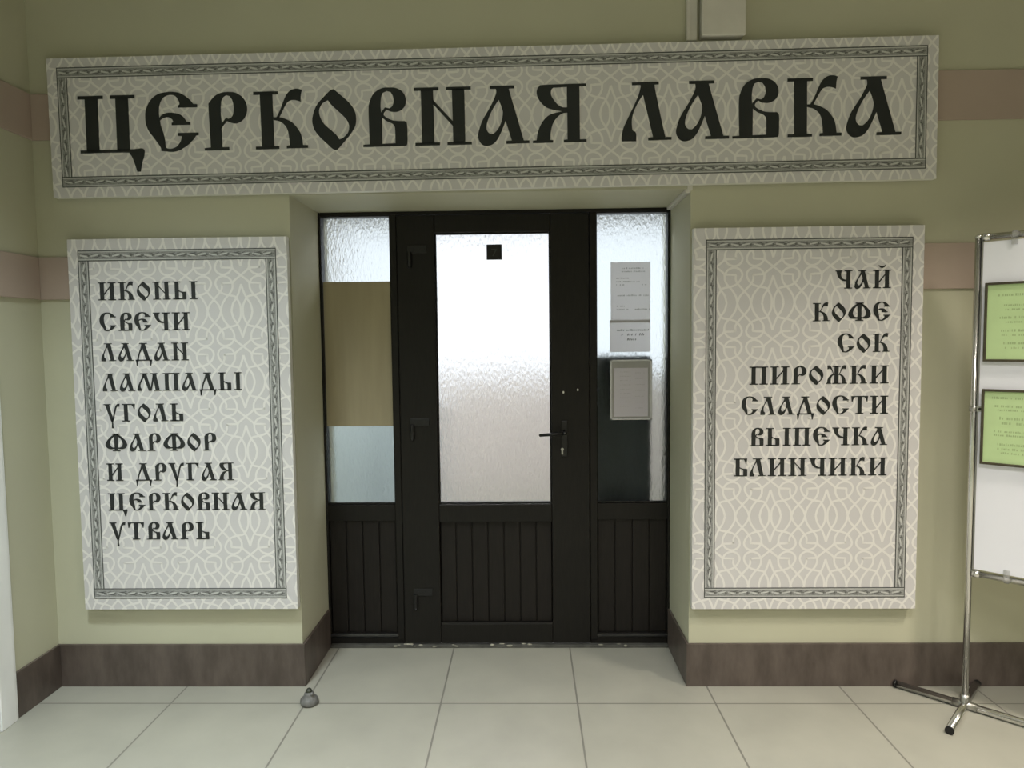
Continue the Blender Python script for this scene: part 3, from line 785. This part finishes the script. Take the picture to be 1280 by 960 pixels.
def green_notice(z, h, label, rows):
    x0, wN = .030, .43
    root = empty('framed_notice', on_stand(x0, -.0095, z), (0, 0, ang), label=label, cat='framed notice', group='green framed notices on the stand')
    bb = MB(); t = .0095
    for q in ((0, t, 0, h), (wN-t, wN, 0, h), (t, wN-t, 0, t), (t, wN-t, h-t, h)): bb.box(q[0], q[1], -.014, 0, q[2], q[3])
    bb.build('frame', FRAME, root, bevel=.0015)
    bb = MB(); bb.box(t, wN-t, -.006, -.001, t, h-t); bb.build('sheet', GREEN, root)
    print_rows('print', root, rows, -.0066, GREENI)


green_notice(1.481, .318, 'upper green framed notice on the white stand board',
             [(.045, .37, .262, .010, .007), (.065, .36, .222, .008, .007), (.070, .35, .205, .008, .007), (.052, .38, .172, .010, .007), (.072, .36, .155, .007, .007),
              (.058, .37, .120, .010, .007), (.060, .38, .103, .008, .007), (.060, .36, .070, .010, .007), (.072, .37, .052, .008, .007)])
green_notice(1.060, .309, 'lower green framed notice on the white stand board',
             [(.035, .37, .270, .010, .007), (.045, .36, .237, .009, .007), (.055, .35, .222, .008, .007), (.062, .34, .187, .012, .008), (.070, .33, .168, .011, .008),
              (.045, .38, .135, .008, .007), (.045, .37, .120, .008, .007), (.058, .38, .082, .010, .007), (.058, .36, .064, .010, .007), (.070, .36, .048, .008, .007)])

# ------------------------------------------------------------------ the room behind the glass
IY = 4.0
boxes('wall_shop', INWALL, [(-3.2, -3.0, .6, IY, 0, CEIL), (2.6, 2.8, .6, IY, 0, CEIL), (-3.2, -2.1, IY, IY+.2, 0, CEIL), (1.9, 2.8, IY, IY+.2, 0, CEIL), (-2.1, 1.9, IY, IY+.2, 0, 1.2), (-2.1, 1.9, IY, IY+.2, 2.95, CEIL)],
      kind='structure', label='pale inner walls of the shop behind the frosted glass', cat='wall')
wn = empty('window_3', (-.1, IY, 1.2), kind='structure', label='bright daylit window of the shop seen through the frosted glass', cat='window')
boxes('window_frame', WHITE, [(-2.0, -1.94, 0, .08, 0, 1.65), (1.94, 2.0, 0, .08, 0, 1.65), (-1.94, 1.94, 0, .08, 0, .06), (-1.94, 1.94, 0, .08, 1.59, 1.65), (-.03, .03, 0, .08, .06, 1.59)], wn, bevel=.005)
boxes('window_pane', DAY, [(-1.94, -.03, .05, .06, .06, 1.59), (.03, 1.94, .05, .06, .06, 1.59)], wn)
dc = empty('tall_cabinet', (.50, .55, 0), label='dark cabinet standing close behind the right sidelight glass', cat='cabinet')
b = MB(); b.box(-.14, .155, .02, .42, .03, 1.50); b.box(-.13, .145, .04, .40, 0, .03); b.build('body', CABD, dc, bevel=.004)
b = MB(); b.box(-.138, .153, 0, .018, .05, .74); b.box(-.138, .153, 0, .018, .75, 1.49); b.build('door', CABD, dc, bevel=.003)
bc = empty('low_cabinet', (-.98, 1.30, 0), label='pale blue low cabinet behind the left sidelight glass', cat='cabinet')
b = MB(); b.box(-.34, .34, .02, .45, .05, 1.16); b.box(-.32, .32, .05, .43, 0, .05); b.box(-.36, .36, -.01, .47, 1.16, 1.19); b.build('body', CABB, bc, bevel=.004)
b = MB(); b.box(-.335, -.004, 0, .018, .07, 1.15); b.box(.004, .335, 0, .018, .07, 1.15); b.build('door', CABB, bc, bevel=.003)
